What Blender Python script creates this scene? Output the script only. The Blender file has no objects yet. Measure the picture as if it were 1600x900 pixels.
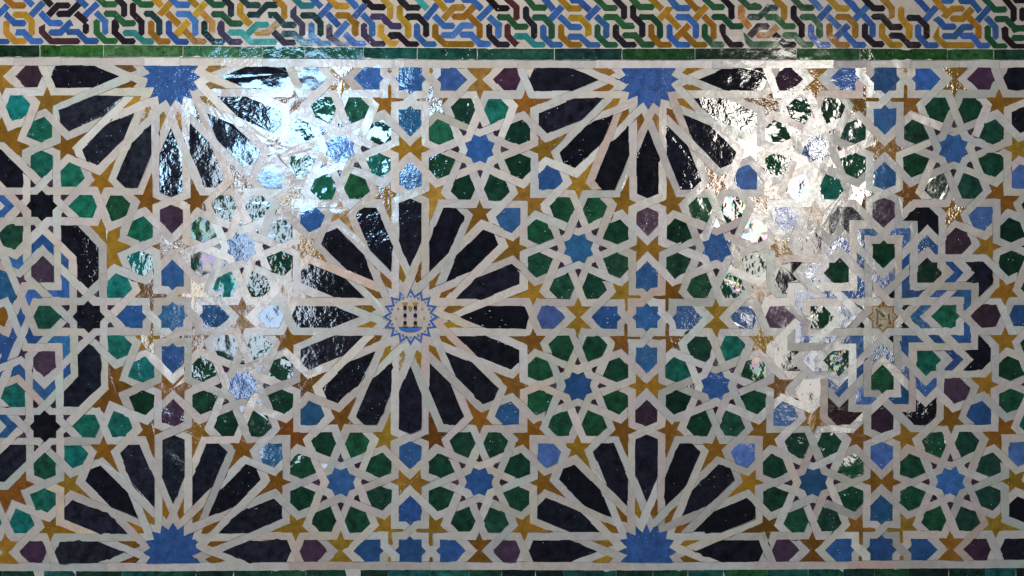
import bpy, math, random
import numpy as np

# ------------------------------------------------------------------ camera, light, exposure
scene = bpy.context.scene
S_PX = 0.0015                      # one photograph pixel on the wall = 1.5 mm
ZC = 0.95                          # height of the picture centre above the floor
CAM_D = 3.4
cam_data = bpy.data.cameras.new('camera')
cam = bpy.data.objects.new('camera', cam_data)
scene.collection.objects.link(cam)
cam.location = (0, -CAM_D, ZC)
cam.rotation_euler = (math.radians(90), 0, 0)
cam_data.sensor_width = 36.0
cam_data.lens = 36.0 * (CAM_D - 0.006) / (1600 * S_PX)
cam_data.clip_end = 100
scene.camera = cam

world = bpy.data.worlds.new('World')
scene.world = world
world.use_nodes = True
bg = world.node_tree.nodes['Background']
bg.inputs['Color'].default_value = (0.66, 0.78, 1.0, 1)
bg.inputs['Strength'].default_value = 0.05

def area(name, loc, target, size, power, col, shape='RECTANGLE', spread=180):
    d = bpy.data.lights.new(name, 'AREA')
    d.shape = shape
    d.size, d.size_y = size
    d.energy = power
    d.color = col
    d.spread = math.radians(spread)
    o = bpy.data.objects.new(name, d)
    scene.collection.objects.link(o)
    o.location = loc
    v = np.array(target) - np.array(loc)
    v = v / np.linalg.norm(v)
    from mathutils import Vector
    o.rotation_euler = Vector(v).to_track_quat('-Z', 'Y').to_euler()
    return o

def mirror_pos(px, py, dist):
    """where a lamp must stand so that the wall mirrors it at photograph pixel (px, py)"""
    wx, wz = (px - 800) * S_PX, (450 - py) * S_PX
    k = 1 + dist / CAM_D
    return (wx * k, -dist, ZC + wz * k)

# two window openings on the far side of the room, mirrored in the glaze, each with a dimmer opening below it
LP = mirror_pos(462, 190, 4.2)
area('window_light', LP, (LP[0] * .3, 0, ZC), (0.62, 0.52), 24, (0.38, 0.68, 1.0))
LQ = mirror_pos(395, 440, 4.2)
area('window_light', LQ, (LQ[0] * .3, 0, ZC), (0.34, 1.15), 9.5, (0.70, 0.84, 1.0))
RP = mirror_pos(1225, 240, 4.2)
area('window_light', RP, (RP[0] * .3, 0, ZC), (0.44, 0.86), 20, (1.0, 0.94, 0.85))
RQ = mirror_pos(1255, 490, 4.2)
area('window_light', RQ, (RQ[0] * .3, 0, ZC), (0.36, 0.75), 5.5, (1.0, 0.95, 0.88))
# added fill lamps, overhead and at the left, both outside the mirrored view
area('overhead_fill', (-.6, -1.9, 2.95), (-.25, 0, ZC), (1.2, .5), 62, (1.0, 0.94, 0.885))
area('left_fill', (-3.0, -1.8, 2.6), (-.6, 0, ZC), (1.4, 1.8), 34, (0.86, 0.92, 1.0))

vs = scene.view_settings
vs.view_transform = 'Standard'
vs.look = 'None'
vs.gamma = 1
vs.exposure = -0.1
vs.use_curve_mapping = False
scene.render.engine = 'CYCLES'
scene.cycles.use_denoising = True
scene.cycles.max_bounces = 4
scene.cycles.sample_clamp_indirect = 4

# ------------------------------------------------------------------ pattern geometry (units = photograph pixels)
A = 370.0
CX, CY = 641.0, 495.3
SX = A * math.sqrt(.5)
SY = A - SX
c = 23.45                         # half distance of the two straps along a petal
d = SY - c
D = SX - d
HW = 6.05                         # half strap width
GAP = 0.28                        # joint against a strap
GAPJ = 1.10                       # open joint where one strap is cut under another
s22, c22 = math.sin(math.radians(22.5)), math.cos(math.radians(22.5))
t22 = math.tan(math.radians(22.5))
XC = (D - c * s22) / c22
XQ = (d - c * s22) / c22
TIP = D / c22
TQ = d / c22
G = 40.8
E2 = 47.4
B = SX - SY + d * math.sqrt(2) - c * math.sqrt(2)

def rot(p, deg):
    a = math.radians(deg)
    return (p[0] * math.cos(a) - p[1] * math.sin(a), p[0] * math.sin(a) + p[1] * math.cos(a))
def add(p, q): return (p[0] + q[0], p[1] + q[1])
def refl(p, deg):                  # mirror in the line through 0 at angle deg
    a = math.radians(2 * deg)
    return (p[0] * math.cos(a) + p[1] * math.sin(a), p[0] * math.sin(a) - p[1] * math.cos(a))
def D8(p, i):
    q = p if i < 8 else (p[0], -p[1])
    return rot(q, 45 * (i % 8))
def D4(p, i):
    q = p if i < 4 else (p[0], -p[1])
    return rot(q, 90 * (i % 4))

segs = []
def poly(pts, f=lambda p: p):
    q = [f(p) for p in pts]
    for u, v in zip(q[:-1], q[1:]):
        segs.append((u[0], u[1], v[0], v[1]))

CEN_C, CEN_M = (-2 * A, 0.0), (2 * A, 0.0)
ros, pts_P = [], []
for i in range(-3, 4):
    for j in range(-1, 2):
        if (i + j) % 2 == 0: ros.append((i * A, j * A))
        else: pts_P.append((i * A, j * A))

clusters = {}
for R in sorted(ros, key=lambda r: 0 if r == CEN_C else 1):
    for g in range(8):
        Sg = add(R, D4((SX, SY), g))
        k = (round(Sg[0]), round(Sg[1]))
        if k not in clusters: clusters[k] = (R, g)

SR = (SX, SY)
def hexp(phi, p): return add(SR, rot(p, phi))
MIR = lambda p: (A - p[1], A - p[0])
V1 = (A - d * math.sqrt(2), 0.0)
V2 = (SX - SY + d * math.sqrt(2), 0.0)

for R in ros:
    if R == CEN_C: continue
    for k in range(16):
        for sg in (1, -1):
            f = lambda p: add(R, rot((p[0], p[1] * sg), 22.5 * k))
            if R != CEN_M:
                poly([(c / math.tan(math.radians(33.75)), c), (XC, c)], f)
            poly([(XC, c), (2 * TIP - XC, -c)], f)
beyond_247 = [[hexp(247.5, (TQ, 0)), V1], [hexp(247.5, (TQ, 0)), (2 * TIP - XC, c)]]
beyond_292v = [[hexp(292.5, (TQ, 0)), V2]]
beyond_292 = [[hexp(292.5, (TQ, 0)), (A - G, c)]]
beyond_157 = [[hexp(157.5, (TQ, 0)), (D, D)], [hexp(157.5, (TQ, 0)), rot((2 * TIP - XC, -c), 45)]]
for k, (R, g) in clusters.items():
    f = lambda p: add(R, D4(p, g))
    lines = []
    if R != CEN_C:
        for j in range(8):
            for sg in (1, -1):
                lines.append([hexp(22.5 + 45 * j, (c / math.tan(math.radians(67.5)), c * sg)),
                              hexp(22.5 + 45 * j, (XQ, c * sg)), hexp(22.5 + 45 * j, (TQ, 0))])
        for L in beyond_247 + beyond_292v + beyond_292 + beyond_157:
            lines.append(L); lines.append([MIR(p) for p in L])
    else:
        lines += beyond_292
        lines += [[MIR(p) for p in L] for L in beyond_247 + beyond_292 + beyond_292v]
        lines.append([MIR(p) for p in beyond_157[1]])
    for L in lines: poly(L, f)
for P in pts_P:
    h = (G - c) / 2
    for g in range(8):
        poly([(-G, c), (-G, h), (-c, -h), (-c, -c)], lambda p: add(P, D4(p, g)))
# strapwork medallion at M
K1 = rot((XC, -c), 22.5)
X1 = 120.3
H1 = D - K1[1] - X1
for g in range(16):
    f = lambda p: add(CEN_M, D8(p, g))
    poly([(c / math.tan(math.radians(67.5)), c), (X1, c), (X1, H1), (D, -K1[1])], f)
    poly([(E2, E2), (143.7, E2), (143.7, c), (XC, c)], f)
# medallion at C (left edge)
xs = B / math.sqrt(2) - c
q0 = hexp(337.5, (XQ, -c))
# bend of the diagonal x-y = B-c*sqrt2 with that line (direction 157.5)
ux, uy = math.cos(math.radians(157.5)), math.sin(math.radians(157.5))
tt = (q0[0] - q0[1] - (B - c * math.sqrt(2))) / (uy - ux)
bq = (q0[0] + ux * tt, q0[1] + uy * tt)
v3 = refl((B / math.sqrt(2) + c, E2), 22.5)
r33 = c / math.sin(math.radians(45))
L0 = 122.0
for g in range(16):
    f = lambda p: add(CEN_C, D8(p, g))
    poly([(xs, -xs * t22), bq, q0, hexp(337.5, (TQ, 0))], f)
    poly([(v3[0], -v3[1]), V2, hexp(292.5, (TQ, 0)), hexp(292.5, (XQ, c)), add(SR, rot((r33, 0), 337.5)),
          hexp(22.5, (XQ, -c)), hexp(22.5, (TQ, 0))], f)
    poly([(B - XQ, c), hexp(292.5, (TQ, 0))], f)
    poly([(B - XQ, -c), refl((B - XQ, -c), 22.5)], f)
    poly([(B - c, -(B - c) * t22), (B - c, (B - c) * t22)], f)
    poly([(B + c, -(B + c) * t22), (B + c, (B + c) * t22)], f)
    poly([(xs, -xs * t22), (xs, xs * t22)] if False else [(B / math.sqrt(2) + c, E2), (L0 + E2 * t22, E2), (L0, 0),
          (L0 - c * t22, -c), (L0 - c * t22 - 60 * c22, -c + 60 * s22)], f)
    poly([add(SR, rot((r33, 0), 22.5)), hexp(337.5, (XQ, c)), hexp(337.5, (TQ, 0))], f)

YT = A + c
XL, XR = -30 - CX, 1630 - CX
# clip to the panel rectangle
def clip(s):
    x0, y0, x1, y1 = s
    t0, t1 = 0.0, 1.0
    dx, dy = x1 - x0, y1 - y0
    for p, q in ((-dx, x0 - XL), (dx, XR - x0), (-dy, y0 + YT), (dy, YT - y0)):
        if abs(p) < 1e-9:
            if q < -1e-6: return None
        else:
            r = q / p
            if p < 0: t0 = max(t0, r)
            else: t1 = min(t1, r)
    if t1 - t0 < 1e-6: return None
    return (x0 + dx * t0, y0 + dy * t0, x0 + dx * t1, y0 + dy * t1)
segs = [q for q in (clip(s) for s in segs) if q and math.hypot(q[2] - q[0], q[3] - q[1]) > .05]
segs += [(XL, YT, XR, YT), (XL, -YT, XR, -YT), (XL, -YT, XL, YT), (XR, -YT, XR, YT)]
SG = np.unique(np.round(np.array([s if (s[0], s[1]) <= (s[2], s[3]) else (s[2], s[3], s[0], s[1]) for s in segs]), 2), axis=0)

# split every segment at crossings and at ends lying on it
P0, P1 = SG[:, :2], SG[:, 2:]
DV = P1 - P0
LEN = np.hypot(DV[:, 0], DV[:, 1])
verts, vkey = [], {}
def vid(x, y):
    kx, ky = int(round(x / .3)), int(round(y / .3))
    for ix in (kx - 1, kx, kx + 1):
        for iy in (ky - 1, ky, ky + 1):
            if (ix, iy) in vkey:
                v = vkey[(ix, iy)]
                if math.hypot(verts[v][0] - x, verts[v][1] - y) < .3: return v
    verts.append((x, y)); vkey[(kx, ky)] = len(verts) - 1
    return len(verts) - 1
edges = set()
BSTARS = [add(CEN_C, rot((B, 0), 45 * k)) for k in range(8)]
allp = np.vstack([P0, P1])
for i in range(len(SG)):
    p, dv, L = P0[i], DV[i], LEN[i]
    ts = [0.0, 1.0]
    den = dv[0] * DV[:, 1] - dv[1] * DV[:, 0]
    ok = np.abs(den) > 1e-6 * L * LEN
    w = P0 - p
    with np.errstate(all='ignore'):
        t = (w[:, 0] * DV[:, 1] - w[:, 1] * DV[:, 0]) / den
        u = (w[:, 0] * dv[1] - w[:, 1] * dv[0]) / den
    hit = ok & (t > -1e-3) & (t < 1 + 1e-3) & (u > -.1 / LEN) & (u < 1 + .1 / LEN)
    ts += list(np.clip(t[hit], 0, 1))
    w = allp - p
    dist = np.abs(w[:, 0] * dv[1] - w[:, 1] * dv[0]) / L
    tt_ = (w[:, 0] * dv[0] + w[:, 1] * dv[1]) / L ** 2
    on = (dist < .12) & (tt_ > 0) & (tt_ < 1)
    ts += list(tt_[on])
    ids = []
    for t_ in sorted(ts):
        v = vid(p[0] + dv[0] * t_, p[1] + dv[1] * t_)
        if not ids or ids[-1] != v: ids.append(v)
    for a_, b_ in zip(ids[:-1], ids[1:]):
        mx_, my_ = (verts[a_][0] + verts[b_][0]) / 2, (verts[a_][1] + verts[b_][1]) / 2
        if any((mx_ - q[0]) ** 2 + (my_ - q[1]) ** 2 < 24.2 ** 2 for q in BSTARS): continue
        edges.add((min(a_, b_), max(a_, b_)))
adj = {}
for a_, b_ in edges:
    adj.setdefault(a_, []).append(b_); adj.setdefault(b_, []).append(a_)
# prune loose ends
ch = True
while ch:
    ch = False
    for v in list(adj):
        if len(adj[v]) == 1:
            u = adj[v][0]; adj[u].remove(v); del adj[v]; ch = True
for v in adj:
    adj[v].sort(key=lambda u: math.atan2(verts[u][1] - verts[v][1], verts[u][0] - verts[v][0]))
# faces (left of each half-edge)
hf, faces = {}, []
for v in adj:
    for u in adj[v]:
        if (v, u) in hf: continue
        loop, a_, b_ = [], v, u
        while (a_, b_) not in hf:
            hf[(a_, b_)] = len(faces)
            loop.append(a_)
            nb = adj[b_]
            a_, b_ = b_, nb[(nb.index(a_) - 1) % len(nb)]
        faces.append(loop)
def parea(P):
    return .5 * sum(P[i - 1][0] * P[i][1] - P[i][0] * P[i - 1][1] for i in range(len(P)))
farea = [parea([verts[v] for v in f]) for f in faces]
outer = min(range(len(faces)), key=lambda i: farea[i])
# two-colour the faces for the over/under weave
col = {}
for st in range(len(faces)):
    if st in col or st == outer: continue
    col[st] = 0
    stack = [st]
    while stack:
        fi = stack.pop()
        f = faces[fi]
        for i in range(len(f)):
            o = hf.get((f[i], f[i - 1]))
            if o is not None and o != outer and o not in col:
                col[o] = 1 - col[fi]; stack.append(o)
col[outer] = 0

# ------------------------------------------------------------------ hand-laid irregularity: ideal pattern -> where it sits on the wall
ctrl = [((266, 119.5), (-1, 1)), ((641, 123.3), (0, 1)), ((1013, 124), (1, 1)), ((1383.4, 123.3), (2, 1)),
        ((641, 495.3), (0, 0)), ((1010.3, 496.3), (1, 0)), ((1380, 495), (2, 0)), ((269.7, 494.2), (-1, 0)),
        ((270, 863), (-1, -1)), ((641, 861), (0, -1)), ((1009.8, 862), (1, -1)), ((1376.8, 859), (2, -1))]
ctrl = [(m, (u * A, v * A)) for m, u_v in ctrl for u, v in [u_v]]
ctrl += [((137.8, 494.7), (-2 * A + B, 0)), ((64.7, 321.9), (-2 * A + B * .7071, B * .7071)), ((69.4, 666.6), (-2 * A + B * .7071, -B * .7071)),
         ((904, 388), (SX, SY)), ((903, 602.8), (SX, -SY)), ((749.4, 233), (SY, SX)), ((748.6, 753.2), (SY, -SX)),
         ((531.3, 231.7), (-SY, SX)), ((377, 385.6), (-SX, SY)), ((532, 753.2), (-SY, -SX)),
         ((1274.5, 231.7), (2 * A - SY, SX)), ((1490.5, 231.7), (2 * A + SY, SX)), ((1271, 754), (2 * A - SY, -SX)), ((1485.2, 753.2), (2 * A + SY, -SX))]
ctrl += [((40, 885.8), (-600, -A - c)), ((1600, 881.2), (962, -A - c))]
CI = np.array([[p[0], p[1]] for m, p in ctrl]) / A
CD = np.array([[m[0] - (CX + p[0]), m[1] - (CY - p[1])] for m, p in ctrl])
def tps_u(r2): return np.where(r2 > 1e-12, r2 * np.log(r2 + 1e-12), 0.0)
n_ = len(CI)
Kt = tps_u(((CI[:, None] - CI[None]) ** 2).sum(-1)) + np.eye(n_) * .15
Pm = np.hstack([np.ones((n_, 1)), CI])
W = np.linalg.solve(np.block([[Kt, Pm], [Pm.T, np.zeros((3, 3))]]), np.vstack([CD, np.zeros((3, 2))]))
def warp(p):
    q = np.array([p[0] / A, p[1] / A])
    u = tps_u(((CI - q) ** 2).sum(-1))
    dd = u @ W[:n_] + W[n_] + q @ W[n_ + 1:]
    return (CX + p[0] + dd[0], CY - p[1] + dd[1])

# ------------------------------------------------------------------ polygon helpers
def line_x(p, u, q, v):
    den = u[0] * v[1] - u[1] * v[0]
    if abs(den) < 1e-6: return None
    t = ((q[0] - p[0]) * v[1] - (q[1] - p[1]) * v[0]) / den
    return (p[0] + u[0] * t, p[1] + u[1] * t)
def inset(P, dist):
    """offset a CCW polygon inwards, dropping edges that vanish"""
    n = len(P)
    E = []
    for i in range(n):
        p, q = P[i], P[(i + 1) % n]
        L = math.hypot(q[0] - p[0], q[1] - p[1])
        if L < 1e-3: continue
        u = ((q[0] - p[0]) / L, (q[1] - p[1]) / L)
        if E and abs(E[-1][1][0] * u[1] - E[-1][1][1] * u[0]) < .02: continue
        E.append(((p[0] - u[1] * dist, p[1] + u[0] * dist), u))
    if len(E) > 2 and abs(E[-1][1][0] * E[0][1][1] - E[-1][1][1] * E[0][1][0]) < .02: E.pop()
    while len(E) >= 3:
        V = [line_x(E[i - 1][0], E[i - 1][1], E[i][0], E[i][1]) for i in range(len(E))]
        if any(v is None for v in V): return None
        worst, wi = -1e-6, -1
        for i in range(len(E)):
            a_, b_ = V[i], V[(i + 1) % len(E)]
            l = (b_[0] - a_[0]) * E[i][1][0] + (b_[1] - a_[1]) * E[i][1][1]
            if l < worst: worst, wi = l, i
        if wi < 0: return V
        E.pop(wi)
    return None
def centroid(P):
    a2 = cx_ = cy_ = 0
    for i in range(len(P)):
        x0, y0 = P[i - 1]; x1, y1 = P[i]
        k = x0 * y1 - x1 * y0
        a2 += k; cx_ += (x0 + x1) * k; cy_ += (y0 + y1) * k
    return (cx_ / (3 * a2), cy_ / (3 * a2))

rng = random.Random(11)
def roughen(P, amp=.32, step=6.5, chip=.012):
    """cut-by-hand edge: small wobble and now and then a chip"""
    out = []
    n = len(P)
    for i in range(n):
        p, q = P[i], P[(i + 1) % n]
        L = math.hypot(q[0] - p[0], q[1] - p[1])
        if L < 1e-6: continue
        u = ((q[0] - p[0]) / L, (q[1] - p[1]) / L)
        k = max(1, int(L / step))
        bow = rng.gauss(0, amp * .9) if L > 12 else 0
        for j in range(k):
            t = j / k
            if j: t += rng.uniform(-.25, .25) / k
            o = (rng.gauss(0, amp * .55) if j else rng.gauss(0, amp * .7)) + bow * 4 * t * (1 - t)
            if rng.random() < chip and L > 9: o += rng.uniform(.9, 2.5)
            o = max(-.55, o)
            out.append((p[0] + u[0] * L * t - u[1] * o, p[1] + u[1] * L * t + u[0] * o))
    return out

# ------------------------------------------------------------------ glaze materials (procedural)
def glaze(name, rough, wave, wave_scale, pit, mott, film=0.0, fine=1.0, ior=1.92, craze=0.0, stain=0.0):
    m = bpy.data.materials.new(name)
    m.use_nodes = True
    nt = m.node_tree
    N, Lk = nt.nodes, nt.links
    b = N['Principled BSDF']
    at = N.new('ShaderNodeAttribute'); at.attribute_name = 'tint'
    ge = N.new('ShaderNodeNewGeometry')
    sd = N.new('ShaderNodeMath'); sd.operation = 'MULTIPLY'; sd.inputs[1].default_value = 13.7
    Lk.new(at.outputs['Alpha'], sd.inputs[0])
    cv = N.new('ShaderNodeCombineXYZ')
    Lk.new(sd.outputs[0], cv.inputs[1])
    pv = N.new('ShaderNodeVectorMath'); pv.operation = 'ADD'
    Lk.new(ge.outputs['Position'], pv.inputs[0]); Lk.new(cv.outputs[0], pv.inputs[1])
    P = pv.outputs[0]
    def noise(scale, det=2.0, rough_=.5):
        n = N.new('ShaderNodeTexNoise'); n.inputs['Scale'].default_value = scale
        n.inputs['Detail'].default_value = det; n.inputs['Roughness'].default_value = rough_
        Lk.new(P, n.inputs['Vector']); return n.outputs[0]
    def ramp(src, a0, a1, v0, v1):
        r = N.new('ShaderNodeMapRange'); r.inputs[1].default_value = a0; r.inputs[2].default_value = a1
        r.inputs[3].default_value = v0; r.inputs[4].default_value = v1
        Lk.new(src, r.inputs[0]); return r.outputs[0]
    def math_(op, x, y):
        n = N.new('ShaderNodeMath'); n.operation = op
        for i, k in enumerate((x, y)):
            if isinstance(k, (int, float)): n.inputs[i].default_value = k
            else: Lk.new(k, n.inputs[i])
        return n.outputs[0]
    # body colour: glaze pools and thins, so the tint drifts within a tile
    f1 = ramp(noise(55, 3, .6), .25, .75, 1 - mott, 1 + mott)
    f2 = ramp(noise(420, 3, .65), .25, .75, 1 - mott * .7, 1 + mott * .7)
    fm = math_('MULTIPLY', f1, f2)
    mx = N.new('ShaderNodeVectorMath'); mx.operation = 'SCALE'
    Lk.new(at.outputs['Color'], mx.inputs[0]); Lk.new(fm, mx.inputs['Scale'])
    colour = mx.outputs[0]
    # dirt specks and pinholes
    vo = N.new('ShaderNodeTexVoronoi'); vo.inputs['Scale'].default_value = 150
    Lk.new(P, vo.inputs['Vector'])
    sel = N.new('ShaderNodeSeparateColor'); Lk.new(vo.outputs['Color'], sel.inputs[0])
    hole = math_('MULTIPLY', ramp(vo.outputs['Distance'], .10, .22, 1, 0), math_('GREATER_THAN', sel.outputs[0], 1 - pit * .35))
    mixd = N.new('ShaderNodeMix'); mixd.data_type = 'RGBA'
    Lk.new(math_('MULTIPLY', hole, .75), mixd.inputs[0])
    Lk.new(colour, mixd.inputs[6]); mixd.inputs[7].default_value = (.10, .075, .06, 1)
    out_col = mixd.outputs[2]
    if craze:
        ve = N.new('ShaderNodeTexVoronoi'); ve.feature = 'DISTANCE_TO_EDGE'; ve.inputs['Scale'].default_value = 70
        Lk.new(P, ve.inputs['Vector'])
        ln = math_('MULTIPLY', ramp(ve.outputs['Distance'], .0, .018, 1, 0), ramp(noise(18, 2), .5, .62, 0, craze))
        m2 = N.new('ShaderNodeMix'); m2.data_type = 'RGBA'
        Lk.new(ln, m2.inputs[0]); Lk.new(out_col, m2.inputs[6]); m2.inputs[7].default_value = (.16, .12, .10, 1)
        out_col = m2.outputs[2]
    if stain:
        m3 = N.new('ShaderNodeMix'); m3.data_type = 'RGBA'
        Lk.new(ramp(noise(34, 4, .65), .50, .82, 0, stain), m3.inputs[0])
        Lk.new(out_col, m3.inputs[6]); m3.inputs[7].default_value = (.36, .27, .21, 1)
        out_col = m3.outputs[2]
    Lk.new(out_col, b.inputs['Base Color'])
    b.inputs['IOR'].default_value = ior                      # lead-rich glaze
    rf = N.new('ShaderNodeMath'); rf.operation = 'FRACT'       # each piece fired to its own gloss
    Lk.new(math_('MULTIPLY', at.outputs['Alpha'], 5.13), rf.inputs[0])
    Lk.new(math_('MULTIPLY', ramp(noise(130, 3, .6), .3, .75, rough * .6, rough * 1.6), ramp(math_('POWER', rf.outputs[0], 2.0), 0, 1, .7, 1.6)), b.inputs['Roughness'])
    if film:
        # weathered skin on the glaze: thin-film colours where it is thick enough
        ft = N.new('ShaderNodeMath'); ft.operation = 'FRACT'
        Lk.new(math_('MULTIPLY', at.outputs['Alpha'], 7.31), ft.inputs[0])
        th = math_('MULTIPLY', ramp(noise(20, 1, .5), .3, .75, 200, 520), math_('GREATER_THAN', ft.outputs[0], 1 - film))
        if 'Thin Film Thickness' in b.inputs:
            Lk.new(th, b.inputs['Thin Film Thickness'])
            b.inputs['Thin Film IOR'].default_value = 1.80
    # relief
    fr = N.new('ShaderNodeMath'); fr.operation = 'FRACT'
    Lk.new(math_('MULTIPLY', at.outputs['Alpha'], 3.77), fr.inputs[0])
    strength = ramp(math_('POWER', fr.outputs[0], 1.7), 0, 1, .5, 2.6)         # some tiles rippled, some nearly flat
    h = math_('MULTIPLY', noise(wave_scale, 2.2, .55), math_('MULTIPLY', strength, wave))
    h = math_('ADD', h, math_('MULTIPLY', noise(wave_scale * 3.3, 2, .6), math_('MULTIPLY', strength, wave * .13)))
    h = math_('ADD', h, math_('MULTIPLY', noise(21, 1, .5), .0011))
    h = math_('ADD', h, math_('MULTIPLY', noise(950, 2, .6), .0000025 * fine))
    vb = N.new('ShaderNodeTexVoronoi'); vb.inputs['Scale'].default_value = 115
    pv2 = N.new('ShaderNodeVectorMath'); pv2.operation = 'ADD'; pv2.inputs[1].default_value = (3.1, 1.7, 5.3)
    Lk.new(P, pv2.inputs[0]); Lk.new(pv2.outputs[0], vb.inputs['Vector'])
    sb = N.new('ShaderNodeSeparateColor'); Lk.new(vb.outputs['Color'], sb.inputs[0])
    bub = math_('MULTIPLY', ramp(vb.outputs['Distance'], .0, .24, 1, 0), math_('GREATER_THAN', sb.outputs[1], 1 - pit))
    h = math_('ADD', h, math_('MULTIPLY', bub, .00045))
    h = math_('SUBTRACT', h, math_('MULTIPLY', hole, .00025))
    bp = N.new('ShaderNodeBump'); bp.inputs['Strength'].default_value = 1.0; bp.inputs['Distance'].default_value = 1.0
    Lk.new(h, bp.inputs['Height'])
    Lk.new(bp.outputs[0], b.inputs['Normal'])
    return m

MAT = {
    'white': glaze('white_glaze', .15, .00018, 70, .10, .09, craze=.6, ior=1.62, stain=.45),
    'black': glaze('black_glaze', .070, .00036, 62, .06, 1.0),
    'green': glaze('green_glaze', .055, .00050, 42, .07, .65, film=.22),
    'blue': glaze('blue_glaze', .080, .00022, 112, .10, .36),
    'gold': glaze('gold_glaze', .085, .00024, 105, .10, .32, film=.14),
    'purple': glaze('purple_glaze', .070, .00024, 80, .08, .45),
    'frieze': glaze('frieze_glaze', .10, .00014, 85, .10, .28, ior=1.55),
    'band': glaze('band_glaze', .075, .00026, 62, .25, .75, ior=1.6),
}
def mortar_mat(name, colr, rough=.9):
    m = bpy.data.materials.new(name); m.use_nodes = True
    nt = m.node_tree; b = nt.nodes['Principled BSDF']
    n = nt.nodes.new('ShaderNodeTexNoise'); n.inputs['Scale'].default_value = 260; n.inputs['Detail'].default_value = 5
    ge = nt.nodes.new('ShaderNodeNewGeometry'); nt.links.new(ge.outputs['Position'], n.inputs['Vector'])
    r = nt.nodes.new('ShaderNodeValToRGB')
    r.color_ramp.elements[0].position = .3; r.color_ramp.elements[1].position = .72
    r.color_ramp.elements[0].color = tuple(x * .72 for x in colr) + (1,)
    r.color_ramp.elements[1].color = tuple(min(1, x * 1.15) for x in colr) + (1,)
    nt.links.new(n.outputs[0], r.inputs[0]); nt.links.new(r.outputs[0], b.inputs['Base Color'])
    b.inputs['Roughness'].default_value = rough
    bp = nt.nodes.new('ShaderNodeBump'); bp.inputs['Distance'].default_value = .0004
    nt.links.new(n.outputs[0], bp.inputs['Height']); nt.links.new(bp.outputs[0], b.inputs['Normal'])
    return m
MORTAR = mortar_mat('lime_mortar', (.075, .055, .045))
PLASTER = mortar_mat('pale_plaster_grout', (.60, .55, .50), .55)
WALLM = mortar_mat('wall_masonry', (.30, .24, .19))

# ------------------------------------------------------------------ object helpers
C_ = scene.collection
def wpt(p, y=0.0): return ((p[0] - 800) * S_PX, y, ZC + (450 - p[1]) * S_PX)
def new_obj(name, mesh, parent=None):
    o = bpy.data.objects.new(name, mesh)
    C_.objects.link(o)
    if parent is not None: o.parent = parent
    return o
def empty(name, loc):
    o = bpy.data.objects.new(name, None)
    o.empty_display_size = .05
    o.location = loc
    C_.objects.link(o)
    return o
def tag(o, label, cat, group=None):
    o['label'] = label; o['category'] = cat
    if group: o['group'] = group
def tile_geo(P, h, tilt=.5, bev=.6, base=0.0):
    """P: outline in photograph pixels (y down). Returns verts (world), faces of one slab with a soft arris."""
    if parea(P) > 0: P = P[::-1]          # y down: clockwise in px = CCW seen from the room
    n = len(P)
    ins = []
    for i in range(n):
        a_, b_, c_ = P[i - 1], P[i], P[(i + 1) % n]
        u = (b_[0] - a_[0], b_[1] - a_[1]); v = (c_[0] - b_[0], c_[1] - b_[1])
        lu, lv = math.hypot(*u) or 1, math.hypot(*v) or 1
        nx, ny = (u[1] / lu + v[1] / lv), -(u[0] / lu + v[0] / lv)
        l = math.hypot(nx, ny) or 1
        k = min(1.8, 2 / l) if l > .3 else 1.0
        ins.append((b_[0] - nx / l * bev * k, b_[1] - ny / l * bev * k))
    cx_ = sum(p[0] for p in P) / n; cy_ = sum(p[1] for p in P) / n
    tx, ty = math.tan(math.radians(rng.gauss(0, tilt))), math.tan(math.radians(rng.gauss(0, tilt)))
    lim = 1.6                              # keep the slope within the thickness of the joint
    def hz(p):
        o = tx * (p[0] - cx_) + ty * (p[1] - cy_)
        return h + max(-.0011, min(.0011, o * S_PX))
    V = [wpt(p, base) for p in P] + [wpt(p, -(hz(p) - .0006)) for p in P] + [wpt(p, -hz(p)) for p in ins]
    F = [tuple(range(2 * n, 3 * n))]
    for i in range(n):
        j = (i + 1) % n
        F.append((i, j, n + j, n + i)); F.append((n + i, n + j, 2 * n + j, 2 * n + i))
    return V, F
def flip_ok(V, F):
    a = np.array([V[i] for i in F[0]])
    b = np.roll(a, -1, axis=0)
    ny = (a[:, 2] * b[:, 0] - a[:, 0] * b[:, 2]).sum()
    return ny < 0
def make_mesh(name, V, F, tints, mat, origin):
    me = bpy.data.meshes.new(name)
    V = np.array(V) - np.array(origin)
    me.from_pydata([tuple(v) for v in V], [], F)
    ca = me.color_attributes.new('tint', 'FLOAT_COLOR', 'POINT')
    ca.data.foreach_set('color', np.array(tints, dtype=np.float32).ravel())
    for m in (mat if isinstance(mat, (list, tuple)) else [mat]): me.materials.append(m)
    return me
def tile(name, P, h, tint, mat, parent, tilt=.5, bev=.6, wob=.32, chip=.012, porg=(0, 0, 0), base=0.0):
    Q = roughen(P, wob, chip=chip) if wob else P
    V, F = tile_geo(Q, h, tilt, bev, base)
    if not flip_ok(V, F): F = [f[::-1] for f in F]
    org = wpt(centroid(P), 0)
    t = tuple(tint) + (rng.random() * 7,)
    me = make_mesh(name, V, F, [t] * len(V), mat, org)
    o = new_obj(name, me, parent)
    o.location = (org[0] - porg[0], org[1] - porg[1], org[2] - porg[2])
    return o, org

def vary(cl, amt=.12, hue=.05):
    k = math.exp(rng.gauss(0, amt))
    return tuple(max(.002, x * k * math.exp(rng.gauss(0, hue))) for x in cl)

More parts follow.
